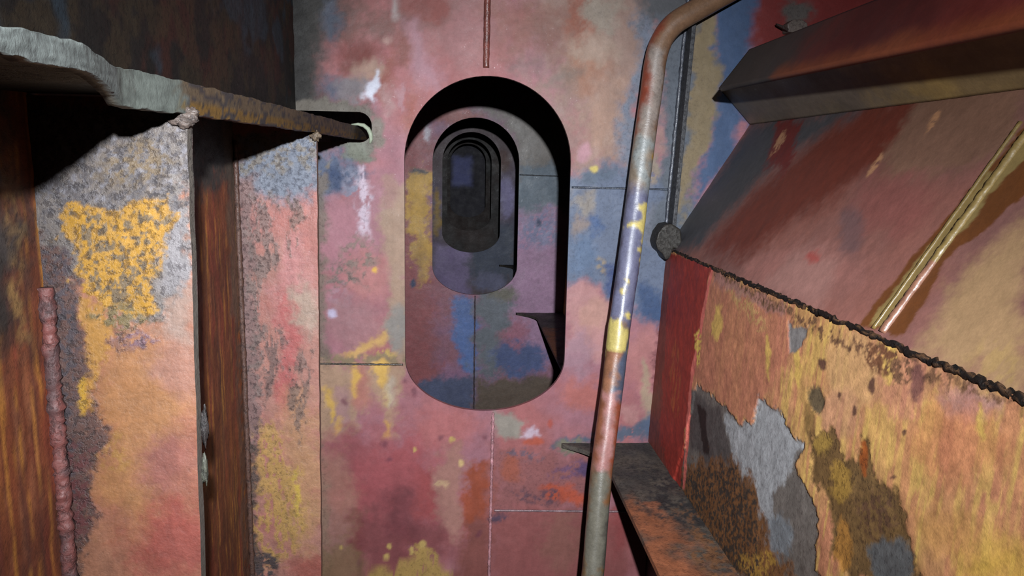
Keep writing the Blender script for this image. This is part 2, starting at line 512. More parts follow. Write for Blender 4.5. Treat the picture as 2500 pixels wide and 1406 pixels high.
    for x, y, r in ((934, 1084, 8), (947, 1120, 6), (1168, 1308, 9), (872, 1378, 6), (840, 978, 8), (985, 932, 5), (1184, 1070, 6), (1080, 1070, 7), (1008, 960, 9)):
        q(E_(x, y, r, r), (112, 62, 74), 6, 4, alpha=.7)
    # ---- lower right field
    q([(1204, 1100), (1470, 1100), (1470, 1246), (1204, 1246)], (146, 92, 90), 30, 20, alpha=.8, pit=.5)
    q([(1204, 1250), (1520, 1250), (1560, 1500), (1204, 1500)], (150, 88, 86), 20, 10)
    q(E_(1380, 1330, 50, 60), (142, 98, 86), 30, 20, alpha=.6)
    q([(1208, 1005), (1260, 1004), (1282, 1030), (1270, 1058), (1208, 1068)], (152, 142, 132), 10, 8)
    q([(1272, 1062), (1300, 1042), (1316, 1050), (1314, 1066), (1285, 1068)], (204, 180, 194), 7, 6)
    q(E_(1300, 1078, 24, 8), (184, 92, 74), 6, 5); q(E_(1345, 1035, 6, 12), (178, 90, 80), 4, 4)
    q([(1312, 1180), (1345, 1176), (1400, 1200), (1440, 1212), (1436, 1238), (1380, 1226), (1330, 1212)], (186, 88, 66), 10, 8)
    q(E_(1250, 1150, 20, 30), (164, 92, 76), 12, 10); q(E_(1280, 1110, 40, 14), (116, 92, 104), 12, 10, speck=.42)
    q(E_(1310, 1210, 60, 20), (108, 76, 86), 14, 10, speck=.48, pit=.6); q(E_(1380, 1150, 40, 24), (120, 84, 110), 14, 10, speck=.45)
    q(E_(1415, 1155, 18, 14), (92, 70, 104), 10, 8); q(E_(1222, 1262, 22, 12), (92, 70, 86), 8, 8, speck=.36)
    q([(1340, 1092), (1400, 1068), (1480, 1070), (1640, 985), (1640, 1082), (1440, 1086), (1400, 1096)], (92, 98, 116), 12, 12, speck=.24)
    q(E_(1398, 1090, 34, 14), (128, 122, 104), 9, 8, speck=.35); q(E_(1510, 1290, 26, 60), (154, 74, 74), 20, 10, alpha=.7)
    # ---- right of the manhole
    q([(1340, 425), (1470, 405), (1560, 412), (1700, 425), (1700, 800), (1610, 806), (1565, 776), (1535, 764), (1490, 742), (1455, 692), (1425, 684), (1340, 700)], (104, 114, 136), 26, 14, pit=.35)
    q(E_(1455, 432, 44, 18), (92, 104, 122), 12, 10); q(E_(1420, 500, 34, 34), (152, 140, 128), 20, 16, alpha=.85)
    q(E_(1410, 560, 20, 30), (150, 130, 118), 14, 12, alpha=.8); q(E_(1446, 548, 26, 22), (74, 96, 136), 16, 12)
    q(E_(1430, 620, 40, 45), (96, 114, 142), 22, 12); q(E_(1475, 645, 14, 20), (154, 138, 120), 8, 8, speck=.42)
    q([(1555, 690), (1590, 690), (1628, 735), (1612, 800), (1580, 790), (1548, 755)], (66, 86, 122), 14, 10)
    q(E_(1495, 680, 16, 40), (64, 80, 124), 12, 10); q(E_(1600, 560, 30, 60), (118, 118, 126), 18, 14, alpha=.7)
    q(E_(1448, 412, 9, 8), (206, 184, 100), 5, 4); q(E_(1590, 415, 20, 30), (154, 138, 124), 12, 10, speck=.4)
    q([(1386, 702), (1440, 690), (1470, 735), (1500, 770), (1500, 860), (1440, 880), (1386, 860)], (184, 134, 132), 16, 12)
    q(E_(1455, 770, 30, 40), (190, 144, 130), 18, 12, alpha=.8); q(E_(1420, 860, 40, 60), (164, 128, 140), 25, 14, alpha=.8)
    q(E_(1440, 970, 60, 40), (180, 108, 102), 25, 15); q(E_(1570, 880, 40, 80), (184, 124, 122), 25, 14)
    q(E_(1578, 960, 12, 80), (176, 156, 130), 9, 8, alpha=.8); q(E_(1608, 880, 12, 90), (146, 92, 94), 8, 8, speck=.38, pit=.8)
    q(E_(1590, 1040, 26, 30), (86, 98, 122), 12, 10); q(E_(1540, 1010, 24, 24), (180, 128, 126), 14, 10)
    # ---- far right strips beside the sloped plate
    q([(1618, 40), (1720, 20), (1700, 500), (1640, 600), (1600, 600), (1610, 300)], (96, 102, 112), 16, 12, pit=.4)
    q([(1706, 20), (1752, 0), (1762, 130), (1756, 220), (1742, 330), (1716, 420), (1690, 490), (1658, 540), (1672, 300)], (140, 122, 94), 14, 12)
    q([(1750, -80), (1858, -80), (1856, 110), (1775, 215), (1850, 300), (1840, 340), (1700, 490), (1738, 340), (1752, 200)], (74, 94, 128), 14, 10)
    q([(1852, -90), (2300, -90), (2300, 200), (1850, 200)], (128, 48, 46), 18, 12); q(E_(1812, 335, 13, 42), (176, 116, 122), 12, 8)
    q(E_(1955, 30, 34, 30), (96, 88, 84), 12, 12, pit=.6)
    p.streaks(.10, 50, 4); p.mottle(.12, 18); p.mottle(.10, 70, 9)
    return p


us = lines((XL - .02, -.02, .0042), (-.02, .72, .0042), (.72, 1.35, .012)); vs = lines((FLOOR, -1.12, .02), (-1.12, .46, .0042), (.46, CEIL, .03))
bus = lines((XL - .02, 1.35, .02)); bvs = lines((FLOOR, CEIL, .02))
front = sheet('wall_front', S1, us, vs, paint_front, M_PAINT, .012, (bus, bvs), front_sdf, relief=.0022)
tag(front, 'pink and steel-blue painted web frame with the nearest tall oval manhole', kind='structure')


def bead(name, p, q, r, col, parent, rough=.3, n=60, gain=1.3, seed=0, mat_=None, jit=0.0):
    pts = spread(p, q, n)
    rs = np.random.RandomState(seed)
    if jit: pts = [x + (rs.rand(3) - .5) * jit for x in pts]
    c2 = np.array(col) * .72

    def cf(s, th, i):
        t = float(vnoise(np.array([s * 70.]), np.array([seed * 3.1]), 77)[0])
        return cc(np.array(col) * t + c2 * (1 - t), gain, .5)
    return tube(name, pts, r, cf, mat_ or M_WELD, parent, 8, rough, seed)


bead('weld_bead', at(1191, -60, 1.998), at(1187, 166, 2.001), .0085, (158, 88, 78), front, .12, 40, seed=1)
bead('weld_bead', at(1204, 1008, 1.998), at(1192, 1480, 1.998), .0042, (196, 140, 146), front, .5, 170, gain=2.0, seed=2, jit=.0012)
bead('weld_bead', at(1396, 457, 1.999), at(1650, 463, 1.999), .0028, (84, 92, 108), front, .2, 40, seed=3)
bead('weld_bead', at(770, 888, 1.999), at(984, 890, 1.999), .0028, (96, 82, 70), front, .4, 60, seed=4)
bead('weld_bead', at(1206, 1246, 1.999), at(1560, 1249, 1.999), .0035, (170, 130, 136), front, .25, 70, seed=5)
rimpts = [(858, 304), (874, 303), (888, 306), (899, 315), (905, 328), (906, 340), (903, 350)]
tube('notch_rim', [at(x, y, 1.997) for x, y in rimpts], [.002, .004, .0055, .006, .006, .005, .003],
     lambda s, th, i: cc((186, 196, 172), 1.3, .2), M_PAINT, front, 8)

# ------------------------------------------------------------------ web frames beyond
def paint_second(S):
    def f(u, v):
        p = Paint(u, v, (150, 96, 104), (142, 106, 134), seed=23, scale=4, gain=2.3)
        q = lambda poly, col, soft=14, amp=8, **k: p.px(S, poly, col, soft, amp, **k)
        q([(900, 200), (1060, 200), (1060, 900), (1100, 1000), (900, 1000)], (150, 84, 86), 30, 12)
        q([(985, 440), (1055, 415), (1056, 560), (1045, 650), (1030, 690), (1010, 600), (990, 560)], (206, 160, 70), 12, 12)
        q(E_(1025, 640, 12, 70), (176, 136, 80), 10, 8, alpha=.8); q(E_(1022, 424, 22, 8), (70, 66, 72), 6, 5)
        q(E_(1008, 695, 6, 12), (56, 62, 92), 4, 3); q(E_(1045, 325, 12, 26), (196, 186, 196), 8, 6)
        q(E_(1120, 285, 70, 24), (156, 96, 92), 14, 8); q([(1160, 240), (1420, 240), (1420, 470), (1240, 470), (1250, 330)], (124, 116, 110), 20, 10)
        q([(1250, 400), (1420, 400), (1420, 520), (1250, 530)], (96, 108, 120), 16, 12)
        q([(1255, 520), (1420, 510), (1420, 900), (1230, 900), (1200, 720)], (166, 128, 156), 24, 14)
        q(E_(1310, 560, 50, 40), (128, 126, 158), 20, 14, speck=.36); q(E_(1314, 545, 7, 8), (60, 70, 104), 4, 3)
        q([(1100, 732), (1162, 728), (1162, 930), (1140, 905), (1110, 840)], (92, 116, 170), 10, 8)
        q([(1164, 715), (1230, 700), (1240, 800), (1270, 900), (1164, 930)], (106, 110, 118), 18, 14)
        q(E_(1260, 830, 34, 60), (160, 88, 100), 18, 10, alpha=.7); q(E_(1270, 880, 70, 40), (82, 94, 136), 18, 12)
        q(E_(1225, 720, 30, 18), (110, 104, 92), 12, 8)
        q([(980, 935), (1160, 925), (1160, 1050), (980, 1050)], (82, 88, 116), 10, 8); q([(1160, 930), (1400, 915), (1400, 1050), (1160, 1050)], (100, 84, 72), 12, 8)
        p.mottle(.18, 14); p.streaks(.08, 40, 4); return p
    return f


def paint_third(S):
    def f(u, v):
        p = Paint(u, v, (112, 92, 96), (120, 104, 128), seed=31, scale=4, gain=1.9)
        q = lambda poly, col, soft=8, amp=4, **k: p.px(S, poly, col, soft, amp, **k)
        q(E_(1066, 520, 10, 60), (190, 150, 70), 6, 4); q(E_(1238, 480, 20, 50), (170, 160, 210), 8, 4); q(E_(1225, 395, 22, 26), (110, 72, 66), 8, 4)
        q([(1060, 600), (1145, 590), (1145, 730), (1060, 730)], (160, 140, 186), 14, 5); q([(1146, 560), (1260, 540), (1260, 680), (1146, 680)], (86, 94, 116), 14, 6)
        q(E_(1195, 690, 40, 24), (128, 128, 160), 10, 5)
        p.mottle(.25, 10); return p
    return f


def paint_far(seed, a, b):
    def f(u, v):
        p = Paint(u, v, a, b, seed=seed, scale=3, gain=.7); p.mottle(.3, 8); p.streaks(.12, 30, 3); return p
    return f


ordn = ['second', 'third', 'fourth', 'fifth']
for i, Yb in enumerate(YB[1:]):
    S = Surf((0, Yb, 0), X_, Z_)
    pf = paint_second(S) if i == 0 else paint_third(S) if i == 1 else paint_far(50 + i, (120, 84, 72), (92, 86, 84))
    st = (.008, .014, .02, .02)[i]
    b = sheet('wall_' + ordn[i], S, lines((XL - .02, .75, st), (.75, 1.35, .05)), lines((FLOOR, CEIL, st)), pf, M_FAR, .012,
              (lines((XL - .02, 1.35, .03)), lines((FLOOR, CEIL, .03))), hole_sdf, relief=.002)
    tag(b, '%s painted web frame along the tank, seen through the manhole before it' % ordn[i], kind='structure')
    if i == 0:
        bead('weld_bead', (.070, Yb - .001, -.69), (.070, Yb - .001, FLOOR + .02), .004, (120, 100, 110), b, .5, 60, seed=9)
        bead('weld_bead', (.29, Yb - .001, -.06), (.60, Yb - .001, -.065), .003, (90, 92, 100), b, .3, 30, seed=10)
S = Surf((0, YEND, 0), X_, Z_)


def paint_end(u, v):
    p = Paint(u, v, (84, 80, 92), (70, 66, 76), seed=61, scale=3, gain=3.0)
    p.lay([(-.15, -.35), (.13, -.35), (.13, .07), (-.15, .07)], (150, 156, 225), .05, .01); p.mottle(.2, 8); return p  # blue rectangle paints a patch of torch light onto the plate


tag(sheet('wall_end', S, lines((XL - .02, 1.35, .03)), lines((FLOOR, CEIL, .03)), paint_end, M_FAR), 'pale blue-grey closed end plate, faint at the centre of all the manholes', kind='structure')

# ------------------------------------------------------------------ left side plate
SL = Surf((XL, 0, 0), Y_, Z_)       # N = Y x Z = +X


def paint_left(u, v):
    p = Paint(u, v, (124, 66, 42), (98, 52, 34), seed=71, scale=10, streak=1.6, gain=1.5)
    p.pit[:] = .35
    p.streaks(.4, 60, 4, 7, (150, 92, 48), .58); p.streaks(.5, 90, 6, 8, (70, 48, 44), .55)
    p.streaks(.5, 45, 7, 19, (140, 62, 48), .55)
    p.streaks(.55, 260, 7, 25, (188, 128, 56), .60); p.streaks(.45, 200, 5, 28, (84, 44, 34), .54); p.streaks(.4, 330, 9, 31, (150, 96, 66), .62)
    p.lay([(.2, -.20), (.745, -.20), (.745, .1), (.2, .1)], (48, 43, 42), .04, .02, pit=.7)  # dark zone paints the shade below the near stringer
    p.lay([(.725, -.19), (.75, -.19), (.75, -.03), (.735, -.03)], (140, 108, 66), .008, .008, speck=.46, alpha=.7)
    p.lay([(1.40, -.95), (1.50, -.95), (1.50, -.3), (1.42, -.3)], (104, 72, 58), .012, .008, speck=.36, pit=.6)
    p.lay([(.2, -.10), (.72, -.10), (.72, .1), (.2, .1)], (66, 60, 60), .03, .02, pit=.7)  # greyer upper part of the same painted shade
    p.lay([(1.2, -.055), (2.0, -.055), (2.0, .1), (1.2, .1)], (60, 54, 50), .03, .02, pit=.5)  # grey band paints in the stringer's shadow between brackets and frame
    p.lay([(1.40, -.3), (1.50, -.3), (1.50, .1), (1.40, .1)], (96, 84, 72), .012, .01, alpha=.6, pit=.5)
    # above the stringer: blackened, scaly rust
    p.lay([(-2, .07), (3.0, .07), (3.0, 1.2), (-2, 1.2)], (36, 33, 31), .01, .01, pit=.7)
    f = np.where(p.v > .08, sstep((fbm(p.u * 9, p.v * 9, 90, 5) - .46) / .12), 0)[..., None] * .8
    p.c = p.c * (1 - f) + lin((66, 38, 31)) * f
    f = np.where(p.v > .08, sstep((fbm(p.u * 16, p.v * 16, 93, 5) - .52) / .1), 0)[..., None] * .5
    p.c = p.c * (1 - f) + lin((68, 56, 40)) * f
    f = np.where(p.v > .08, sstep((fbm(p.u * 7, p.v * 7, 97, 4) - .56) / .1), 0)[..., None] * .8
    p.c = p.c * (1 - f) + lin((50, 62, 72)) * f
    return p


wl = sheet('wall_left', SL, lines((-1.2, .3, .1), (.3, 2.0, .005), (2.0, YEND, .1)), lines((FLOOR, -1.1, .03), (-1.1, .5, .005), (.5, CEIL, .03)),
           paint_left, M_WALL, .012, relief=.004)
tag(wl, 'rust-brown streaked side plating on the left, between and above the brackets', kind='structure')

# ------------------------------------------------------------------ floor and ceiling of the tank
def plain(a, b, seed):
    def f(u, v):
        p = Paint(u, v, a, b, seed=seed, scale=6); p.mottle(.2, 12); return p
    return f


tag(sheet('floor', Surf((0, 0, FLOOR), X_, Y_), lines((XL, .6, .05)), lines((-1.2, YEND, .1)), plain((96, 66, 54), (72, 56, 50), 81), M_WALL),
    'dark rusty bottom plating of the tank', kind='structure')
tag(sheet('ceiling', Surf((0, 0, CEIL), -X_, Y_), lines((-1.35, -XL, .05)), lines((-1.2, YEND, .1)), plain((80, 60, 54), (60, 54, 52), 83), M_WALL),
    'dark rusty plating overhead', kind='structure')

# ------------------------------------------------------------------ upright plate below the knuckle, right
BOT = np.array([XBOT, 0, ZSH]); vdir = SEAM - BOT; LV = np.linalg.norm(vdir); vdir /= LV
SR = Surf(BOT, -Y_, vdir)            # u = -y ; N = -Y x V  -> towards -X
SR.N = np.cross(SR.U, SR.V)


def paint_right_low(u, v):
    p = Paint(u, v, (196, 140, 98), (206, 160, 96), seed=101, scale=9, streak=1.2, gain=1.85, fs=1.8)
    p.pit[:] = .25
    p.streaks(.6, 70, 9, 5, (184, 116, 92), .50); p.streaks(.55, 110, 12, 6, (222, 186, 100), .55)
    p.streaks(.35, 60, 20, 16, (150, 100, 70), .58)
    q = lambda poly, col, soft=10, amp=9, **k: p.px(SR, poly, col, soft, amp, **k)
    q([(1742, 655), (1930, 760), (1934, 870), (1870, 960), (1832, 1040), (1760, 985), (1690, 920)], (184, 116, 92), 16, 10, alpha=.85)
    q([(1770, 690), (1830, 715), (1880, 780), (1850, 800), (1790, 740)], (196, 152, 100), 12, 14, speck=.42)
    q([(1745, 662), (1800, 690), (1920, 745), (1915, 770), (1800, 720), (1745, 690)], (166, 120, 112), 10, 8, alpha=.8)
    q(E_(2230, 940, 120, 60), (190, 128, 104), 35, 20, alpha=.7); q(E_(2380, 990, 80, 40), (176, 132, 128), 25, 14, alpha=.8)
    q(E_(2080, 900, 60, 90), (206, 160, 110), 30, 16, alpha=.8); q(E_(2340, 1080, 120, 90), (192, 122, 86), 45, 25, alpha=.6)
    q(E_(2430, 1380, 90, 70), (216, 172, 78), 80, 20, alpha=.8); q(E_(2320, 1280, 80, 60), (196, 144, 84), 40, 20, alpha=.7)
    q(E_(2050, 1010, 50, 60), (200, 146, 112), 25, 14, alpha=.7)
    for x, y, rx, ry in ((1755, 790, 12, 40), (1935, 660, 8, 60), (1880, 860, 7, 60), (2170, 880, 18, 50), (2400, 1040, 10, 40), (1950, 900, 8, 50), (2110, 1200, 14, 60)):
        q(E_(x, y, rx, ry), (226, 190, 96), 10, 10, alpha=.7)
    p.h[:] += .0025
    # ---- bare and rusted steel where the coat has fallen away
    bare = [(1704, 938), (1762, 985), (1800, 1020), (1832, 1042), (1858, 962), (1905, 1005), (1958, 1088), (1948, 1150), (2000, 1255), (1990, 1330), (2010, 1420), (1650, 1420), (1640, 1190), (1672, 1090)]
    q(bare, (112, 104, 98), 4, 8, pit=.5, h=-.0035)
    q([(1768, 1010), (1832, 1048), (1856, 968), (1905, 1010), (1955, 1088), (1930, 1150), (1890, 1200), (1880, 1300), (1850, 1250), (1830, 1190), (1788, 1130)], (164, 164, 166), 10, 10)
    q(E_(1890, 1310, 40, 50), (128, 134, 140), 14, 14, alpha=.8)
    q([(1690, 960), (1760, 1000), (1790, 1130), (1720, 1130), (1680, 1080)], (84, 78, 76), 10, 8)
    q([(1702, 985), (1722, 1000), (1730, 1110), (1715, 1105)], (34, 26, 24), 6, 5)
    q([(1660, 1130), (1790, 1120), (1840, 1210), (1880, 1320), (1940, 1420), (1650, 1420)], (122, 82, 50), 18, 16, pit=.9)
    q([(1660, 1150), (1790, 1130), (1840, 1240), (1870, 1420), (1650, 1420)], (62, 54, 48), 12, 14, speck=.45, pit=.9)
    q(E_(1850, 1370, 50, 30), (174, 132, 62), 14, 14, speck=.4)
    q(E_(1996, 972, 22, 32), (104, 88, 66), 8, 10, pit=.7, h=-.002); q(E_(1980, 1040, 10, 60), (128, 98, 58), 8, 8, alpha=.8)
    q([(1972, 1065), (2000, 1045), (2042, 1060), (2062, 1095), (2096, 1130), (2106, 1060), (2118, 1060), (2132, 1150), (2200, 1225), (2214, 1290), (2260, 1420), (2070, 1420), (2030, 1330), (2030, 1230), (1990, 1160)], (116, 88, 54), 10, 14, pit=.9, h=-.002)
    q(E_(2010, 1085, 26, 30), (166, 132, 66), 10, 10); q(E_(2055, 1180, 24, 50), (180, 140, 66), 12, 12, alpha=.8)
    q(E_(2110, 1120, 9, 50), (150, 80, 36), 6, 6); q(E_(2060, 1330, 22, 60), (184, 128, 60), 12, 10, alpha=.8)
    q(E_(2140, 1250, 46, 60), (100, 72, 52), 14, 16, speck=.44, pit=.8); q(E_(2180, 1370, 56, 56), (94, 94, 94), 14, 14, pit=.6)
    q([(1926, 786), (1978, 802), (1962, 852), (1928, 872)], (132, 126, 124), 5, 6, h=-.002)
    for x, y, rx, ry in ((2012, 890, 10, 16), (2090, 1000, 6, 12), (2055, 965, 5, 8), (2210, 1050, 6, 6), (2186, 1170, 7, 5), (2130, 940, 10, 20)):
        q(E_(x, y, rx, ry), (102, 70, 56), 4, 5)
    # rust runs under the knuckle
    q([(1745, 655), (1930, 745), (2100, 845), (2260, 905), (2500, 985), (2500, 1000), (2250, 940), (2080, 868), (1930, 770), (1745, 670)], (118, 84, 62), 12, 16, speck=.40, pit=.9)
    q(E_(2150, 880, 40, 26), (112, 74, 52), 10, 14, speck=.40); q(E_(2245, 935, 20, 36), (120, 78, 72), 9, 12, alpha=.9)
    # ---- red end panel near the web frame
    q([(1500, 560), (1738, 648), (1716, 790), (1698, 900), (1688, 960), (1672, 1090), (1655, 1230), (1500, 1230)], (150, 52, 42), 4, 5, pit=.1)
    q([(1500, 560), (1640, 620), (1612, 1060), (1650, 1230), (1500, 1230)], (112, 60, 52), 10, 8, alpha=.8)
    q(E_(1650, 920, 12, 90), (168, 82, 48), 10, 10, speck=.45, vs=4)
    q([(1738, 655), (1744, 658), (1700, 890), (1696, 920), (1670, 1190), (1664, 1190), (1690, 900)], (214, 112, 100), 3, 3)  # bright pink line paints the lit edge of the coated plate
    q(E_(1706, 850, 8, 40), (230, 190, 96), 5, 8, speck=.4)
    p.mottle(.16, 30); p.mottle(.22, 110, 9); return p


yl = lines((-YEND, -2.1, .1), (-2.1, -.45, .003), (-.45, 1.2, .06))
wrl = sheet('wall_right_lower', SR, yl, lines((0, LV, .003)), paint_right_low, M_PEEL, .012, relief=.0025)
tag(wrl, 'upright plate at lower right with peeling yellow-tan coating and bare rusty patches', kind='structure')

# ------------------------------------------------------------------ sloped plate above the knuckle, right
sdir = ROOT_ - SEAM; LS = np.linalg.norm(sdir); sdir /= LS
SU = Surf(SEAM, -Y_, sdir)


def paint_slope(u, v):
    p = Paint(u, v, (160, 104, 92), (150, 104, 96), seed=131, scale=5, gain=1.4, fs=1.6)
    p.pit[:] = .06
    q = lambda poly, col, soft=25, amp=14, **k: p.px(SU, poly, col, soft, amp, **k)
    q([(1600, 640), (1620, 560), (1760, 420), (1840, 290), (2120, 240), (2150, 255), (2010, 335), (1890, 400), (1800, 500), (1700, 610)], (82, 80, 84), 55, 14)
    q([(1720, 610), (1840, 470), (1990, 350), (2140, 240), (2300, 215), (2210, 325), (2140, 410), (2020, 490), (1900, 560), (1800, 640)], (124, 58, 44), 60, 16)
    q([(1870, 400), (1900, 280), (1960, 300), (1910, 430)], (124, 46, 42), 16, 10)
    q([(2250, 230), (2500, 180), (2500, 330), (2330, 420), (2180, 420), (2140, 400)], (150, 110, 90), 40, 18)
    q([(2040, 255), (2060, 160), (2520, 80), (2520, 200), (2400, 205), (2250, 228), (2120, 240)], (146, 116, 58), 16, 12, speck=.2)
    q(E_(2180, 500, 90, 70), (158, 96, 88), 50, 18); q(E_(1960, 660, 150, 60), (176, 118, 108), 50, 18)
    q(E_(2080, 560, 30, 60), (116, 92, 96), 25, 12, alpha=.6)
    q([(1850, 700), (1960, 600), (2050, 640), (2000, 760)], (182, 134, 124), 40, 14, alpha=.7)
    q(E_(1985, 630, 18, 14), (184, 92, 84), 12, 8)
    q([(2250, 860), (2330, 700), (2500, 520), (2520, 980)], (188, 150, 110), 50, 20)
    q(E_(2440, 880, 80, 50), (196, 160, 104), 40, 18, speck=.42, alpha=.7, vs=3)
    for x, y in ((1905, 345), (2140, 400), (2280, 295)):
        q([(x - 26, y + 40), (x - 6, y - 6), (x + 10, y - 28), (x + 14, y - 10), (x - 12, y + 28)], (206, 150, 110), 6, 6, speck=.34)
    # brown bare margins along the butt weld
    q([(2095, 800), (2180, 690), (2260, 590), (2400, 420), (2540, 260), (2540, 440), (2400, 560), (2310, 640), (2290, 690), (2205, 820)], (120, 70, 34), 6, 7)
    q([(2120, 800), (2230, 650), (2330, 520), (2400, 430), (2520, 330), (2520, 370), (2420, 470), (2330, 590), (2230, 700), (2160, 800)], (160, 136, 84), 6, 8, alpha=.9)
    p.mottle(.12, 10); return p


wru = sheet('wall_right_upper', SU, yl, lines((0, LS, .003)), paint_slope, M_HOPPER, .012, relief=.0016)
tag(wru, 'sloped red and brown plate rising to the right above the rusty knuckle', kind='structure')
# butt weld up the slope and the ragged knuckle seam
nrm = np.cross(SU.U, SU.V)
a_ = hit(2155, 812, SEAM, nrm); b_ = hit(2530, 296, SEAM, nrm)
tube('weld_bead', spread(a_, b_, 90), .0062, lambda s, th, i: cc((168, 140, 84) if i > 30 else (176, 124, 100), .95, .2), M_PIPE, wru, 10, .28, 21)
tube('weld_bead', [p_ + np.array((0, 0, .0)) + nrm * .001 for p_ in spread(a_ + np.array([0, .022, 0]), b_ + np.array([0, .026, 0]), 60)], .003, lambda s, th, i: cc((150, 124, 72), .95, .2), M_PIPE, wru, 8, .3, 22)
kn = []
rs = np.random.RandomState(3)
for y in np.linspace(.45, 1.96, 260):
    kn.append(np.array([SEAM[0] - .001, y, SEAM[2] - .001]) + (rs.rand(3) - .5) * np.array([.003, 0, .005]))


def kcol(s, th, i):
    t = float(fbm(np.array([s * 60.]), np.array([th * 1.5]), 55, 3)[0])
    return cc((34, 24, 20) if t < .60 else (120, 86, 60), 1.0, .9)


tube('knuckle_weld', kn, np.linspace(.0050, .0030, len(kn)), kcol, M_RUST, wrl, 9, .8, 33, freq=.3)

# dark rounded end of the knuckle at the web frame
out = [(1662, 560), (1640, 546), (1622, 549), (1608, 568), (1601, 592), (1606, 610), (1618, 620), (1626, 636), (1636, 630), (1645, 606), (1668, 612)]
kend = prism('knuckle_cap', [at(x, y, 1.93) for x, y in out], np.array([0, 0, 0]), np.array([0, .068, 0]), cc((56, 50, 44), 1.1, .6), M_RUST, None, .004)
tag(kend, 'dark rounded steel cap where the knuckle meets the pink web frame', 'end cap')

# plating that closes the tank outside and below
tag(sheet('wall_right_outer', Surf((1.34, 0, 0), -Y_, Z_), lines((-YEND, 1.2, .1)), lines((-.2, CEIL, .05)), plain((84, 58, 50), (66, 54, 50), 85), M_WALL),
    'dark outer plating behind the stiffener', kind='structure')
tag(sheet('wall_right_bilge', Surf((XBOT + .01, 0, FLOOR), -Y_, Z_), lines((-YEND, 1.2, .1)), lines((0, ZSH - FLOOR - .014, .05)), plain((84, 58, 50), (66, 54, 50), 87), M_WALL),
    'dark bilge plating under the low stringer', kind='structure')

# ------------------------------------------------------------------ stiffener along the slope (flange, web, ledge)
tb = root('longitudinal_stiffener', (.60, .9, .10), 'dark red flanged stiffener running along the top of the sloped plate', 'stiffener')
Lf = np.array([.581, 1.72, .1772]); Uf = np.array([.6266, 1.667, .2566])     # flange edges at its far, free end
Ln = np.array([.548, -.6, .114]); Un = np.array([.6266, -.6, .2566])


def bilin(name, A0, A1, B0, B1, nu_, nv_, thick, painter, material, parent, endfn=None):
    """plate spanned between the edges A0-A1 and B0-B1; thick is the vector to its hidden side"""
    V = []; uu = []; vv = []
    for t in np.linspace(0, 1, nu_):
        a = A0 + (A1 - A0) * t; b = B0 + (B1 - B0) * t
        for k in np.linspace(0, 1, nv_):
            V.append(a + (b - a) * k); uu.append(V[-1][1]); vv.append(k * np.linalg.norm(b - a))
    V = np.array(V); pw = painter(np.array(uu), np.array(vv)); cw = pw.out()
    iw = np.arange(nu_ * nv_).reshape(nu_, nv_)
    fw = np.stack([iw[:-1, :-1], iw[:-1, 1:], iw[1:, 1:], iw[1:, :-1]], -1).reshape(-1, 4)
    N1 = len(V); f2 = [fw, fw[:, ::-1] + N1]
    for seq in (iw[0, :], iw[-1, ::-1], iw[::-1, 0], iw[:, -1]):
        f2.append(np.stack([seq[1:], seq[:-1], seq[:-1] + N1, seq[1:] + N1], -1))
    return mesh_obj(name, np.concatenate([V, V + np.array(thick)]), np.concatenate(f2), np.concatenate([cw, cw]), material, parent)


def paint_flange(u, v):
    p = Paint(u, v, (132, 50, 42), (112, 44, 40), seed=151, scale=7, gain=.75)
    p.pit[:] = .08
    p.lay([(1.36, -.1), (1.9, -.1), (1.9, .3), (1.26, .3)], (82, 76, 74), .12, .02)
    p.lay([(-.7, -.02), (1.45, -.02), (1.4, .016), (-.7, .03)], (176, 92, 52), .018, .006, alpha=.8)
    p.lay([(.2, .0), (.9, .0), (.9, .1), (.2, .1)], (150, 64, 56), .08, .03, alpha=.6)
    p.mottle(.15, 14); return p


def paint_web(u, v):
    p = Paint(u, v, (150, 122, 72), (120, 98, 66), seed=161, scale=9, gain=2.2)
    p.lay([(1.25, -.1), (2.1, -.1), (2.1, .3), (1.35, .3)], (98, 86, 74), .12, .03); p.mottle(.25, 16); p.streaks(.2, 10, 60); return p


fn = np.array([.70, 0, -.71]) * -.010
bilin('flange', Lf, Ln, Uf, Un, 300, 26, (.0072, 0, -.0072), paint_flange, M_HOPPER, tb)
# web: its end stands on the frame, then is snipped back to the flange
Wp = np.array([.676, 1.999, .206])
R0 = np.array([.767, 1.999, .113]); R1 = np.array([.767, -.6, .113]); W1 = np.array([.676, -.6, .206])
Uw = Uf + np.array([.004, 0, -.004]); Uw1 = Un + np.array([.004, 0, -.004])
bilin('web', R0, R1, Wp, W1, 300, 24, (.007, 0, .007), paint_web, M_HOPPER, tb)
bilin('web', Wp, W1, Uw, Uw1, 300, 14, (.007, 0, .007), lambda u, v: paint_web(u, v + .13), M_HOPPER, tb)


# small torn lug on the web frame above the stiffener
lug = root('torn_lug', at(1945, 70, 1.97), 'small torn rusty lug on the dark red plate above the stiffener', 'lug')
prism('stub', [at(x, y, 1.96) for x, y in ((1925, 78), (1922, 58), (1936, 48), (1958, 46), (1972, 56), (1974, 74), (1950, 80))], np.array([0, 0, 0]), np.array([0, .038, 0]), cc((128, 112, 104), 1, .6), M_RUST, lug, .003)
prism('splinter', [at(x, y, 1.955) for x, y in ((1926, 70), (1912, 62), (1896, 57), (1898, 62), (1912, 70), (1924, 76))], np.array([0, 0, 0]), np.array([0, .008, 0]), cc((60, 36, 30), 1, .5), M_RUST, lug)

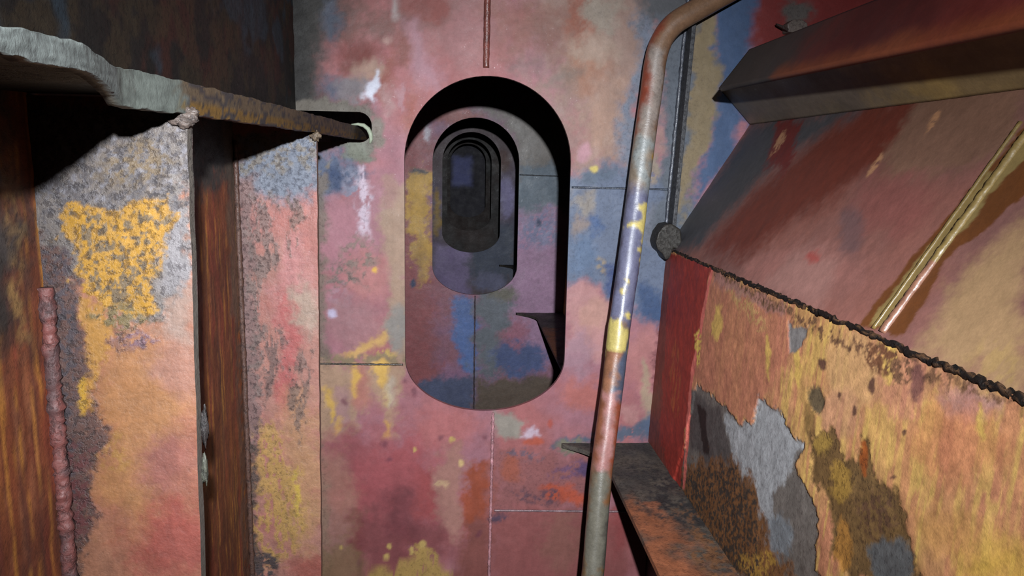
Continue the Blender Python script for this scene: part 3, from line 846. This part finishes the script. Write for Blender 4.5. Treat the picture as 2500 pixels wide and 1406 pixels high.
# ------------------------------------------------------------------ low stringer with pointed toe (one in each bay)
def paint_shelf(S):
    def f(u, v):
        p = Paint(u, v, (86, 78, 70), (64, 60, 58), seed=171, scale=14, gain=1.9)
        p.pit[:] = .6
        p.lay([(.34, .2), (.50, .2), (.48, 1.3), (.45, 1.55), (.40, 1.62), (.34, 1.62)], (146, 88, 60), .06, .03, pit=.4)
        p.lay([(.45, 1.2), (.56, 1.2), (.56, 1.65), (.50, 1.62)], (120, 82, 56), .03, .03, speck=.42, pit=.6)
        p.lay([(.42, 1.5), (.56, 1.5), (.56, 1.8), (.45, 1.8)], (52, 50, 50), .03, .03, speck=.44, pit=.6)
        p.lay([(.44, 1.55), (.47, 1.55), (.46, 1.62), (.44, 1.62)], (150, 92, 66), .01, .012, alpha=.8)
        p.mottle(.25, 30); p.mottle(.2, 80, 8); return p
    return f


def bay_shelf(y0, y1, label, fine):
    t = root('low_stringer', (.46, (y0 + y1) / 2, ZSH - .012), label, 'stringer', 'low stringers along the right side')
    S = Surf((0, 0, ZSH), X_, Y_)
    yt = y1 - .155

    def sd(u, v):
        # free edge at x=.385, flaring to a pointed toe at the frame
        e = .385 - np.clip((v - yt) / .15, 0, 1) ** 2.2 * .10
        return (u - e)
    off = 0 if fine else y0 - .1
    base = paint_shelf(S)
    sheet('plate', S, lines((.27, .57, .005 if fine else .015)), lines((y0, y1, .006 if fine else .02)), lambda u, v: base(u, v - (y1 - 2.0)), M_RUST, .012,
          (lines((.27, .57, .02)), lines((y0, y1, .02))), sd, relief=.003, parent=t)
    return t


bay_shelf(-.6, 1.987, 'dark rusty low stringer at lower right whose toe touches the front web frame', True)
bay_shelf(2.01, 3.838, 'low stringer with pointed toe glimpsed through the nearest manhole', False)
bay_shelf(3.86, 5.688, 'low stringer barely visible through the second manhole', False)

# ------------------------------------------------------------------ left stringer passing through the notch
XE = -.276
st = root('side_stringer', (-.35, 1.2, .05), 'corroded stringer along the left side, its pale edge running into the notch', 'stringer')
def atx(px, py, x):
    r = ray(px, py); return r * (x / r[0])


near = [((-60, 46), (-60, 117), -.222), ((0, 60), (0, 130), -.225), ((110, 84), (110, 153), -.236), ((199, 107), (210, 174), -.246), ((235, 130), (240, 184), -.254), ((269, 157), (285, 225), -.267), ((285, 161), (309, 256), -.273)]
key = [(-.6, .030, .014, -.19), (.15, .062, .046, -.205)]
for a, b, x in near:
    A = atx(a[0], a[1], x); B = atx(b[0], b[1], x); key.append((.5 * (A[1] + B[1]), A[2], B[2], x))
key += [(.665, .0705, .0395, XE), (.753, .072, .041, XE), (.784, .073, .0415, XE), (1.0, .0762, .0440, XE), (1.449, .081, .049, XE), (2.0, .0862, .0525, XE), (3.8, .10, .066, XE)]
ky = np.array([k[0] for k in key]); kt = np.array([k[1] for k in key]); kb = np.array([k[2] for k in key]); kx = np.array([k[3] for k in key])
ys = lines((-.5, .2, .02), (.2, .7, .003), (.7, 2.0, .006), (2.0, 3.8, .05))
top = np.interp(ys, ky, kt) + (fbm(ys * 40, ys * 0, 201, 4) - .5) * .004
bot = np.interp(ys, ky, kb) + (fbm(ys * 55, ys * 0, 205, 4) - .5) * .004
nz = 11
jj = [0, .02, .06, .18, .34, .5, .66, .82, .94, .98, 1]
V = []; C = []
for i, y in enumerate(ys):
    for j in range(nz):
        z = bot[i] + (top[i] - bot[i]) * jj[j]
        n_ = float(fbm(np.array([y * 60]), np.array([jj[j] * 6.4]), 211, 3)[0])
        bulge = .0005 * math.sin(math.pi * jj[j]) + (n_ - .5) * .0016 * (0 if j in (0, nz - 1) else 1)
        V.append((float(np.interp(y, ky, kx)) + bulge, y, z))
        g = float(sstep((.80 - y + (n_ - .5) * .06) / .05))
        a = np.array((146, 154, 146)); a = a * (.8 + .4 * n_)
        bcol = np.array((138, 116, 92)) if jj[j] > .4 else np.array((166, 126, 66))
        if n_ > .56: bcol = np.array((92, 84, 84))
        if y < .62: a = np.array((152, 160, 156)) * (.74 + .52 * n_)
        C.append(cc(np.clip(a * g + bcol * (1 - g), 0, 255), .62, .5 if g < .5 else .3))
nf = len(ys) * nz
for i, y in enumerate(ys):
    for j in range(nz):
        z = bot[i] + (top[i] - bot[i]) * jj[j]; V.append((float(np.interp(y, ky, kx)) - .012, y, z)); C.append(cc((90, 76, 64), 1, .5))
F = []
for i in range(len(ys) - 1):
    for j in range(nz - 1):
        a = i * nz + j; F.append((a, a + nz, a + nz + 1, a + 1)); b = a + nf; F.append((b, b + 1, b + nz + 1, b + nz))
    a = i * nz; F.append((a, a + nf, a + nf + nz, a + nz)); a += nz - 1; F.append((a, a + nz, a + nf + nz, a + nf))
F.append(tuple(j for j in range(nz)) + tuple(nf + j for j in range(nz - 1, -1, -1)))
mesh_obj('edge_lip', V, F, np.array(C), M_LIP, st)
# shelf plate between the side and the lip
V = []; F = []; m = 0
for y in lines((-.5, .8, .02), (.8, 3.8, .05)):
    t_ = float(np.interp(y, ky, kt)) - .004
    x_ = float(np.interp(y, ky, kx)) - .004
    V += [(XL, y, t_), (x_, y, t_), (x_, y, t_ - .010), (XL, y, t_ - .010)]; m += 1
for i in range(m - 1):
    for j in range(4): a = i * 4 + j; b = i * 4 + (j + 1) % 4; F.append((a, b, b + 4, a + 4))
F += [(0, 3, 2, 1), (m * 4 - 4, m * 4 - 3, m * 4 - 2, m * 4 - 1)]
mesh_obj('shelf_plate', V, F, cc((24, 20, 18), 1, .6), M_RUST, st, smooth=False)  # near-black colour stands in for the deep shade under the shelf

# ------------------------------------------------------------------ left brackets
def bracket(Y, label, painter, xin, xbot, seed, fine, edge_col):
    t = root('web_bracket', (-.35, Y, FLOOR), label, 'bracket', 'upright brackets under the left stringer')
    S = Surf((0, Y, 0), X_, Z_)
    zlip = float(np.interp(Y, ky, kb)) - .001; ztop = float(np.interp(Y, ky, kt)) - .0165

    def sd(u, v):
        k = (ztop - v)
        e = xin + (xbot - xin) * k + (fbm(v * 30, v * 0 + 3, seed, 3) - .5) * .002
        e = np.where(v > zlip, XE - .0155, e)      # stops short behind the stringer lip
        return (e - u)
    sheet('plate', S, lines((XL, xin + .02, fine)), lines((FLOOR, -.92, .03), (-.92, ztop, fine)), painter(S), M_RUST, .014,
          (lines((XL, xin + .02, .015)), lines((FLOOR, ztop, .03))), sd, relief=.0025, parent=t, edge_col=edge_col)
    return t


def paint_b1(S):
    def f(u, v):
        p = Paint(u, v, (196, 124, 98), (202, 138, 108), seed=221, scale=9, gain=.52, fs=2.4)
        p.pit[:] = .12
        q = lambda poly, col, soft=14, amp=12, **k: p.px(S, poly, col, soft, amp, **k)
        q(E_(330, 1050, 110, 240), (206, 146, 92), 60, 25, alpha=.8); q(E_(420, 1330, 100, 110), (190, 98, 84), 60, 25)
        q(E_(400, 1130, 70, 80), (188, 118, 104), 50, 20); q(E_(430, 760, 60, 80), (188, 154, 138), 40, 18)
        q(E_(420, 890, 60, 60), (196, 138, 116), 40, 18)
        # scaly grey column beside the side plating
        q([(60, 480), (190, 520), (205, 680), (215, 850), (240, 980), (235, 1120), (225, 1260), (180, 1500), (60, 1500)], (122, 88, 80), 18, 18, pit=1)
        q([(60, 480), (190, 540), (190, 800), (200, 1000), (170, 1200), (60, 1200)], (98, 84, 90), 14, 16, speck=.42, pit=1)
        q(E_(175, 1200, 45, 120), (130, 74, 74), 18, 16, speck=.40, pit=.8)
        q([(200, 740), (262, 755), (280, 800), (282, 860), (240, 900), (218, 1000), (205, 990), (215, 880)], (216, 156, 76), 10, 12)
        q(E_(205, 970, 8, 50), (230, 176, 60), 6, 6); q(E_(270, 1100, 30, 40), (206, 150, 84), 16, 14, speck=.38)
        q(E_(300, 830, 40, 40), (170, 120, 100), 16, 14, speck=.42, pit=.8)
        # grey pitted head
        q([(60, 250), (480, 250), (480, 640), (440, 720), (400, 760), (340, 790), (280, 760), (230, 700), (60, 540)], (146, 134, 128), 16, 18, pit=1)
        q([(60, 250), (480, 250), (480, 520), (60, 560)], (120, 112, 114), 16, 14, speck=.46, pit=1)
        q([(60, 250), (470, 250), (470, 480), (60, 490)], (160, 154, 160), 14, 12, speck=.56, pit=1)
        q(E_(330, 400, 90, 60), (150, 126, 96), 30, 16, speck=.44, pit=1)
        q(E_(430, 610, 40, 120), (172, 164, 166), 20, 14, pit=.6)
        q([(132, 505), (200, 490), (300, 500), (420, 482), (444, 520), (420, 560), (402, 600), (372, 690), (352, 760), (300, 770), (240, 740), (212, 690), (200, 640), (178, 598), (140, 580)], (228, 168, 58), 10, 18, pit=.9)
        q([(150, 520), (430, 500), (380, 680), (300, 760), (230, 700), (190, 600)], (146, 122, 92), 10, 14, speck=.48, pit=1)
        q([(55, 500), (85, 560), (78, 640), (90, 700), (60, 700)], (214, 160, 60), 6, 8)
        q(E_(300, 780, 60, 30), (150, 128, 84), 12, 14, speck=.40, pit=1)
        q(E_(330, 830, 40, 20), (150, 112, 122), 10, 12, speck=.44, pit=.8)
        p.streaks(.10, 60, 5); p.mottle(.12, 60, 9); return p
    return f


def paint_b2(S):
    def f(u, v):
        p = Paint(u, v, (198, 124, 114), (192, 134, 120), seed=241, scale=9, gain=.82, fs=1.5)
        p.pit[:] = .15
        q = lambda poly, col, soft=14, amp=10, **k: p.px(S, poly, col, soft, amp, **k)
        q(E_(720, 700, 50, 120), (202, 134, 130), 30, 14); q(E_(740, 760, 40, 60), (190, 160, 142), 25, 14)
        q(E_(700, 880, 24, 160), (196, 106, 102), 16, 12)
        q(E_(740, 1150, 60, 200), (200, 148, 112), 40, 20); q(E_(760, 1390, 50, 40), (176, 100, 88), 25, 12)
        q([(560, 320), (790, 320), (790, 450), (740, 475), (700, 500), (640, 480), (560, 470)], (136, 142, 158), 22, 14, pit=.6)
        q([(560, 320), (790, 320), (790, 400), (560, 430)], (146, 136, 128), 12, 12, speck=.44, pit=.8)
        q([(560, 440), (610, 440), (618, 700), (625, 900), (640, 1000), (600, 1080), (560, 1080)], (150, 116, 112), 16, 12, pit=.8)
        q([(600, 470), (660, 460), (666, 620), (645, 760), (640, 900), (612, 980), (604, 700)], (136, 118, 112), 10, 14, alpha=.75, speck=.40, vs=3, pit=1)
        q([(695, 480), (735, 480), (725, 600), (712, 660), (700, 600)], (138, 116, 106), 8, 12, alpha=.75, speck=.40, vs=3, pit=1)
        q([(660, 790), (680, 800), (682, 900), (650, 1000), (640, 900)], (122, 100, 96), 8, 12, alpha=.75, speck=.38, vs=3, pit=1)
        q([(712, 850), (768, 860), (768, 1010), (730, 1080), (708, 1000)], (132, 108, 100), 10, 14, alpha=.75, speck=.42, vs=3, pit=1)
        q([(605, 1020), (668, 1040), (700, 1150), (735, 1130), (740, 1300), (690, 1380), (640, 1400), (612, 1300)], (208, 164, 90), 24, 16, speck=.38, alpha=.85, vs=2, pit=.6)
        q([(560, 1060), (612, 1060), (625, 1300), (640, 1500), (560, 1500)], (104, 82, 74), 12, 12, pit=.9)
        q(E_(640, 1390, 34, 40), (92, 76, 76), 14, 12, speck=.36, pit=.8); q(E_(725, 1200, 8, 60), (226, 188, 88), 6, 6, speck=.38)
        p.streaks(.12, 90, 4); p.mottle(.10, 60, 9); return p
    return f


b1 = bracket(.786, 'nearest left bracket, salmon plate with a large yellow flaking patch', paint_b1, -.2765, -.296, 231, .0016, (150, 140, 130))
b2 = bracket(1.455, 'narrower pink left bracket standing between the yellow-patched one and the web frame', paint_b2, -.2755, -.288, 251, .0022, (170, 130, 112))


# weld between side plating and the brackets
def wcol(s, th, i):
    t = float(fbm(np.array([s * 40.]), np.array([th * .6]), 301, 4)[0])
    k = float(sstep((t - .44) / .2))
    return cc(np.array((166, 98, 92)) * (1 - k) + np.array((128, 92, 92)) * k, .56, .7)


zz = np.linspace(-.135, FLOOR + .02, 420)
tube('weld_bead', [np.array([XL + .006, .780, z]) for z in zz], .0076 + .0005 * np.sin(zz * 520) + .0008 * np.sin(zz * 190 + 1), wcol, M_RUST, b1, 12, .45, 12, freq=1.5)
tube('weld_bead', [np.array([XL + .004, 1.452, z]) for z in np.linspace(.03, FLOOR + .02, 160)], .005, lambda s, th, i: cc((112, 78, 66), .8, .7), M_RUST, b2, 8, .5, 14)


def lump(name, p, r, col, parent, seed, gain=.8, sq=(1, 1, 1)):
    """a ragged crust of scale"""
    V = []; F = []; n, m = 18, 13; C = []
    for i in range(m + 1):
        ph = math.pi * i / m
        for j in range(n):
            th = 2 * math.pi * j / n
            f = float(fbm(np.array([5 + math.cos(th) * math.sin(ph) * 3.1 + seed]), np.array([9 + math.sin(th) * math.sin(ph) * 3.1 + math.cos(ph) * 3.7]), seed, 4)[0])
            k = .25 + 1.5 * f
            V.append((p[0] + r * k * sq[0] * math.sin(ph) * math.cos(th), p[1] + r * k * sq[1] * math.sin(ph) * math.sin(th), p[2] + r * k * sq[2] * math.cos(ph)))
            C.append(cc(np.array(col) * (.6 + .8 * f), gain, .9))
    for i in range(m):
        for j in range(n): F.append((i * n + j, i * n + (j + 1) % n, (i + 1) * n + (j + 1) % n, (i + 1) * n + j))
    return mesh_obj(name, V, F, np.array(C), M_RUST, parent)


for dx, dy_, r_ in ((0, 0, .009), (-16, 6, .007), (12, -12, .006), (-4, 14, .006)):
    lump('rust_scale', at(452 + dx, 286 + dy_, .784), r_, (120, 104, 96), b1, 30 + dx, .6, (1.3, .7, .8))
for x, y, r, c in ((484, 880, .008, (110, 116, 116)), (508, 1040, .010, (78, 68, 66)), (508, 1145, .008, (112, 112, 98)), (496, 1360, .007, (120, 104, 78))):
    lump('rust_scale', at(x - 8, y, .800), r, c, b1, int(x + y), .5, (.4, .5, 2.0))
lump('rust_scale', at(771, 332, 1.452), .009, (150, 128, 104), b2, 8, .8)

# ------------------------------------------------------------------ flat bar on the web frame beside the pipe
fb = root('flat_bar', at(1650, 555, 1.97), 'narrow upright flat bar on the web frame between pipe and sloped plate', 'flat bar')
pa = at(1641, 556, 1.945); pb = at(1692, 40, 1.945); pb = pb + (pb - pa) * .5
dz = (pb - pa)
w_ = .011
V = []
for P_ in (pa, pb):
    V += [(P_[0], 1.945, P_[2]), (P_[0] + w_, 1.945, P_[2]), (P_[0] + w_, 1.996, P_[2]), (P_[0], 1.996, P_[2])]
F = [(0, 1, 5, 4), (1, 2, 6, 5), (2, 3, 7, 6), (3, 0, 4, 7), (0, 3, 2, 1), (4, 5, 6, 7)]
bar = mesh_obj('bar', V, F, cc((84, 84, 88), 1.0, .7), M_RUST, fb, smooth=False)
bv_ = bar.modifiers.new('bevel', 'BEVEL'); bv_.width = .002; bv_.segments = 2
bead('weld_bead', (pa[0] - .003, 1.995, pa[2]), (pb[0] - .003, 1.995, pb[2]), .005, (104, 108, 122), fb, .6, 90, seed=14, gain=1.1)

# ------------------------------------------------------------------ the pipe
pipe = root('vent_pipe', at(1440, 1480, 1.62), 'leaning bent pipe of flaking grey and red paint in front of the web frame', 'pipe')
ctrl = [(1398, 1700, 1.60), (1447, 1406, 1.66), (1468, 1150, 1.72), (1497, 930, 1.77), (1512, 800, 1.79), (1532, 660, 1.81), (1553, 500, 1.84), (1575, 330, 1.865), (1592, 210, 1.88), (1598, 160, 1.885),
        (1606, 120, 1.888), (1622, 84, 1.890), (1648, 54, 1.890), (1690, 30, 1.890), (1740, 2, 1.890), (1850, -60, 1.890), (1990, -140, 1.890)]
pc = np.array([at(*c) for c in ctrl])
# smooth resample
tt = np.concatenate([[0], np.cumsum(np.linalg.norm(np.diff(pc, axis=0), axis=1))])
ts = np.linspace(0, tt[-1], 420)
pp = np.stack([np.interp(ts, tt, pc[:, k]) for k in range(3)], 1)
for _ in range(14):
    pp[1:-1] = (pp[:-2] + 2 * pp[1:-1] + pp[2:]) / 4
pyv = np.interp(ts, tt, [c[1] for c in ctrl])
RP = .0272
n = 40
T = np.gradient(pp, axis=0); T /= np.linalg.norm(T, axis=1)[:, None]
V = np.zeros((len(ts), n, 3)); A_ = np.zeros((len(ts), n)); B_ = np.zeros((len(ts), n))
for i in range(len(ts)):
    fwd = np.array([-.12, -1, .1]); a = np.cross(T[i], fwd); a /= np.linalg.norm(a)
    if a[0] < 0: a = -a
    b = np.cross(a, T[i]);
    if b[1] > 0: b = -b
    th = np.linspace(-math.pi, math.pi, n, endpoint=False)
    V[i] = pp[i] + RP * (np.sin(th)[:, None] * a + np.cos(th)[:, None] * b)
    A_[i] = th * 22.0                      # distance round the pipe, scaled
    B_[i] = pyv[i]
# paint in (round, along) coordinates, 1 unit = 1 mm-ish
P = Paint(A_.ravel() / 1000., -B_.ravel() / 1000., (150, 120, 98), (138, 112, 96), seed=261, scale=30, gain=1.1)


def pq(poly, col, soft=8, amp=6, **k): P.lay([(x / 1000., -y / 1000.) for x, y in poly], col, soft / 1000., amp / 1000., **k)


R_ = lambda x0, x1, y0, y1: [(x0, y0), (x1, y0), (x1, y1), (x0, y1)]
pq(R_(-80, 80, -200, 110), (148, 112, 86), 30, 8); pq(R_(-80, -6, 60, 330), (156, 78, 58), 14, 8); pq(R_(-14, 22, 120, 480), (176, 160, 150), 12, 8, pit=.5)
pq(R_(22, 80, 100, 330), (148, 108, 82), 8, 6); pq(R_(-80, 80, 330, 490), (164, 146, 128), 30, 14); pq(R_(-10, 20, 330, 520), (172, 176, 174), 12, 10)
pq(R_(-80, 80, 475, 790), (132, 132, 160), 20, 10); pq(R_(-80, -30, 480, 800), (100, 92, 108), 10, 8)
pq(R_(20, 80, 600, 800), (104, 108, 140), 12, 8)
pq(R_(-80, 6, 850, 1000), (178, 122, 92), 10, 8); pq(R_(-80, -24, 840, 1200), (146, 100, 74), 12, 8)
pq(R_(0, 80, 820, 985), (96, 106, 128), 8, 8); pq(R_(-24, 14, 950, 1150), (196, 138, 132), 10, 8)
pq(R_(10, 80, 980, 1170), (176, 92, 66), 9, 8); pq(R_(-80, -20, 980, 1120), (160, 98, 72), 10, 8)
pq(R_(-80, 80, 1152, 1600), (132, 126, 112), 8, 6); pq(R_(14, 80, 1130, 1240), (160, 108, 70), 9, 8); pq(R_(-80, -26, 1150, 1600), (130, 96, 66), 10, 10, alpha=.8)
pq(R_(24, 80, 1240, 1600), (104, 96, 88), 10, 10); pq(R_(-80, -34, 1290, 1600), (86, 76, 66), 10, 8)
pq(R_(-80, 80, 1380, 1600), (150, 112, 70), 20, 20, speck=.42)
yel = (234, 212, 128)
for po in ([(-2, 505), (18, 500), (30, 515), (34, 540), (26, 560), (30, 580), (22, 600), (14, 590), (20, 570), (8, 560), (-14, 558), (-12, 550), (8, 545), (16, 530), (2, 520)],
           [(22, 600), (34, 600), (36, 625), (22, 640), (26, 620), (10, 620), (8, 610)], E_(-4, 690, 5, 8), E_(-8, 712, 5, 7), E_(16, 768, 8, 8), E_(36, 660, 4, 30),
           [(-44, 792), (-32, 780), (-22, 776), (-12, 790), (-4, 782), (4, 800), (16, 798), (18, 820), (12, 850), (-6, 856), (-30, 858), (-44, 846)],
           E_(30, 846, 8, 12), E_(-40, 870, 4, 16), E_(-28, 560, 3, 4)):
    pq(po, yel, 4, 5, h=.0012)
for x, y, rx, ry in ((34, 240, 5, 12), (30, 378, 5, 8)): pq(E_(x, y, rx, ry), (206, 158, 70), 4, 4)
P.mottle(.14, 60); P.streaks(.10, 200, 20)
nrmv = (V - pp[:, None, :]) / RP
V = V + nrmv * (P.h.reshape(len(ts), n, 1) + (fbm(A_ * .12, B_ * .02, 271, 3)[..., None] - .5) * .0012)
idx = np.arange(len(ts) * n).reshape(len(ts), n)
Fp = np.stack([idx[:-1, :], np.roll(idx[:-1, :], -1, 1), np.roll(idx[1:, :], -1, 1), idx[1:, :]], -1).reshape(-1, 4)
mesh_obj('tube', V.reshape(-1, 3), Fp[:, ::-1].copy(), P.out(), M_PIPE, pipe)

for o in bpy.data.objects:
    if '_o' in o: del o['_o']
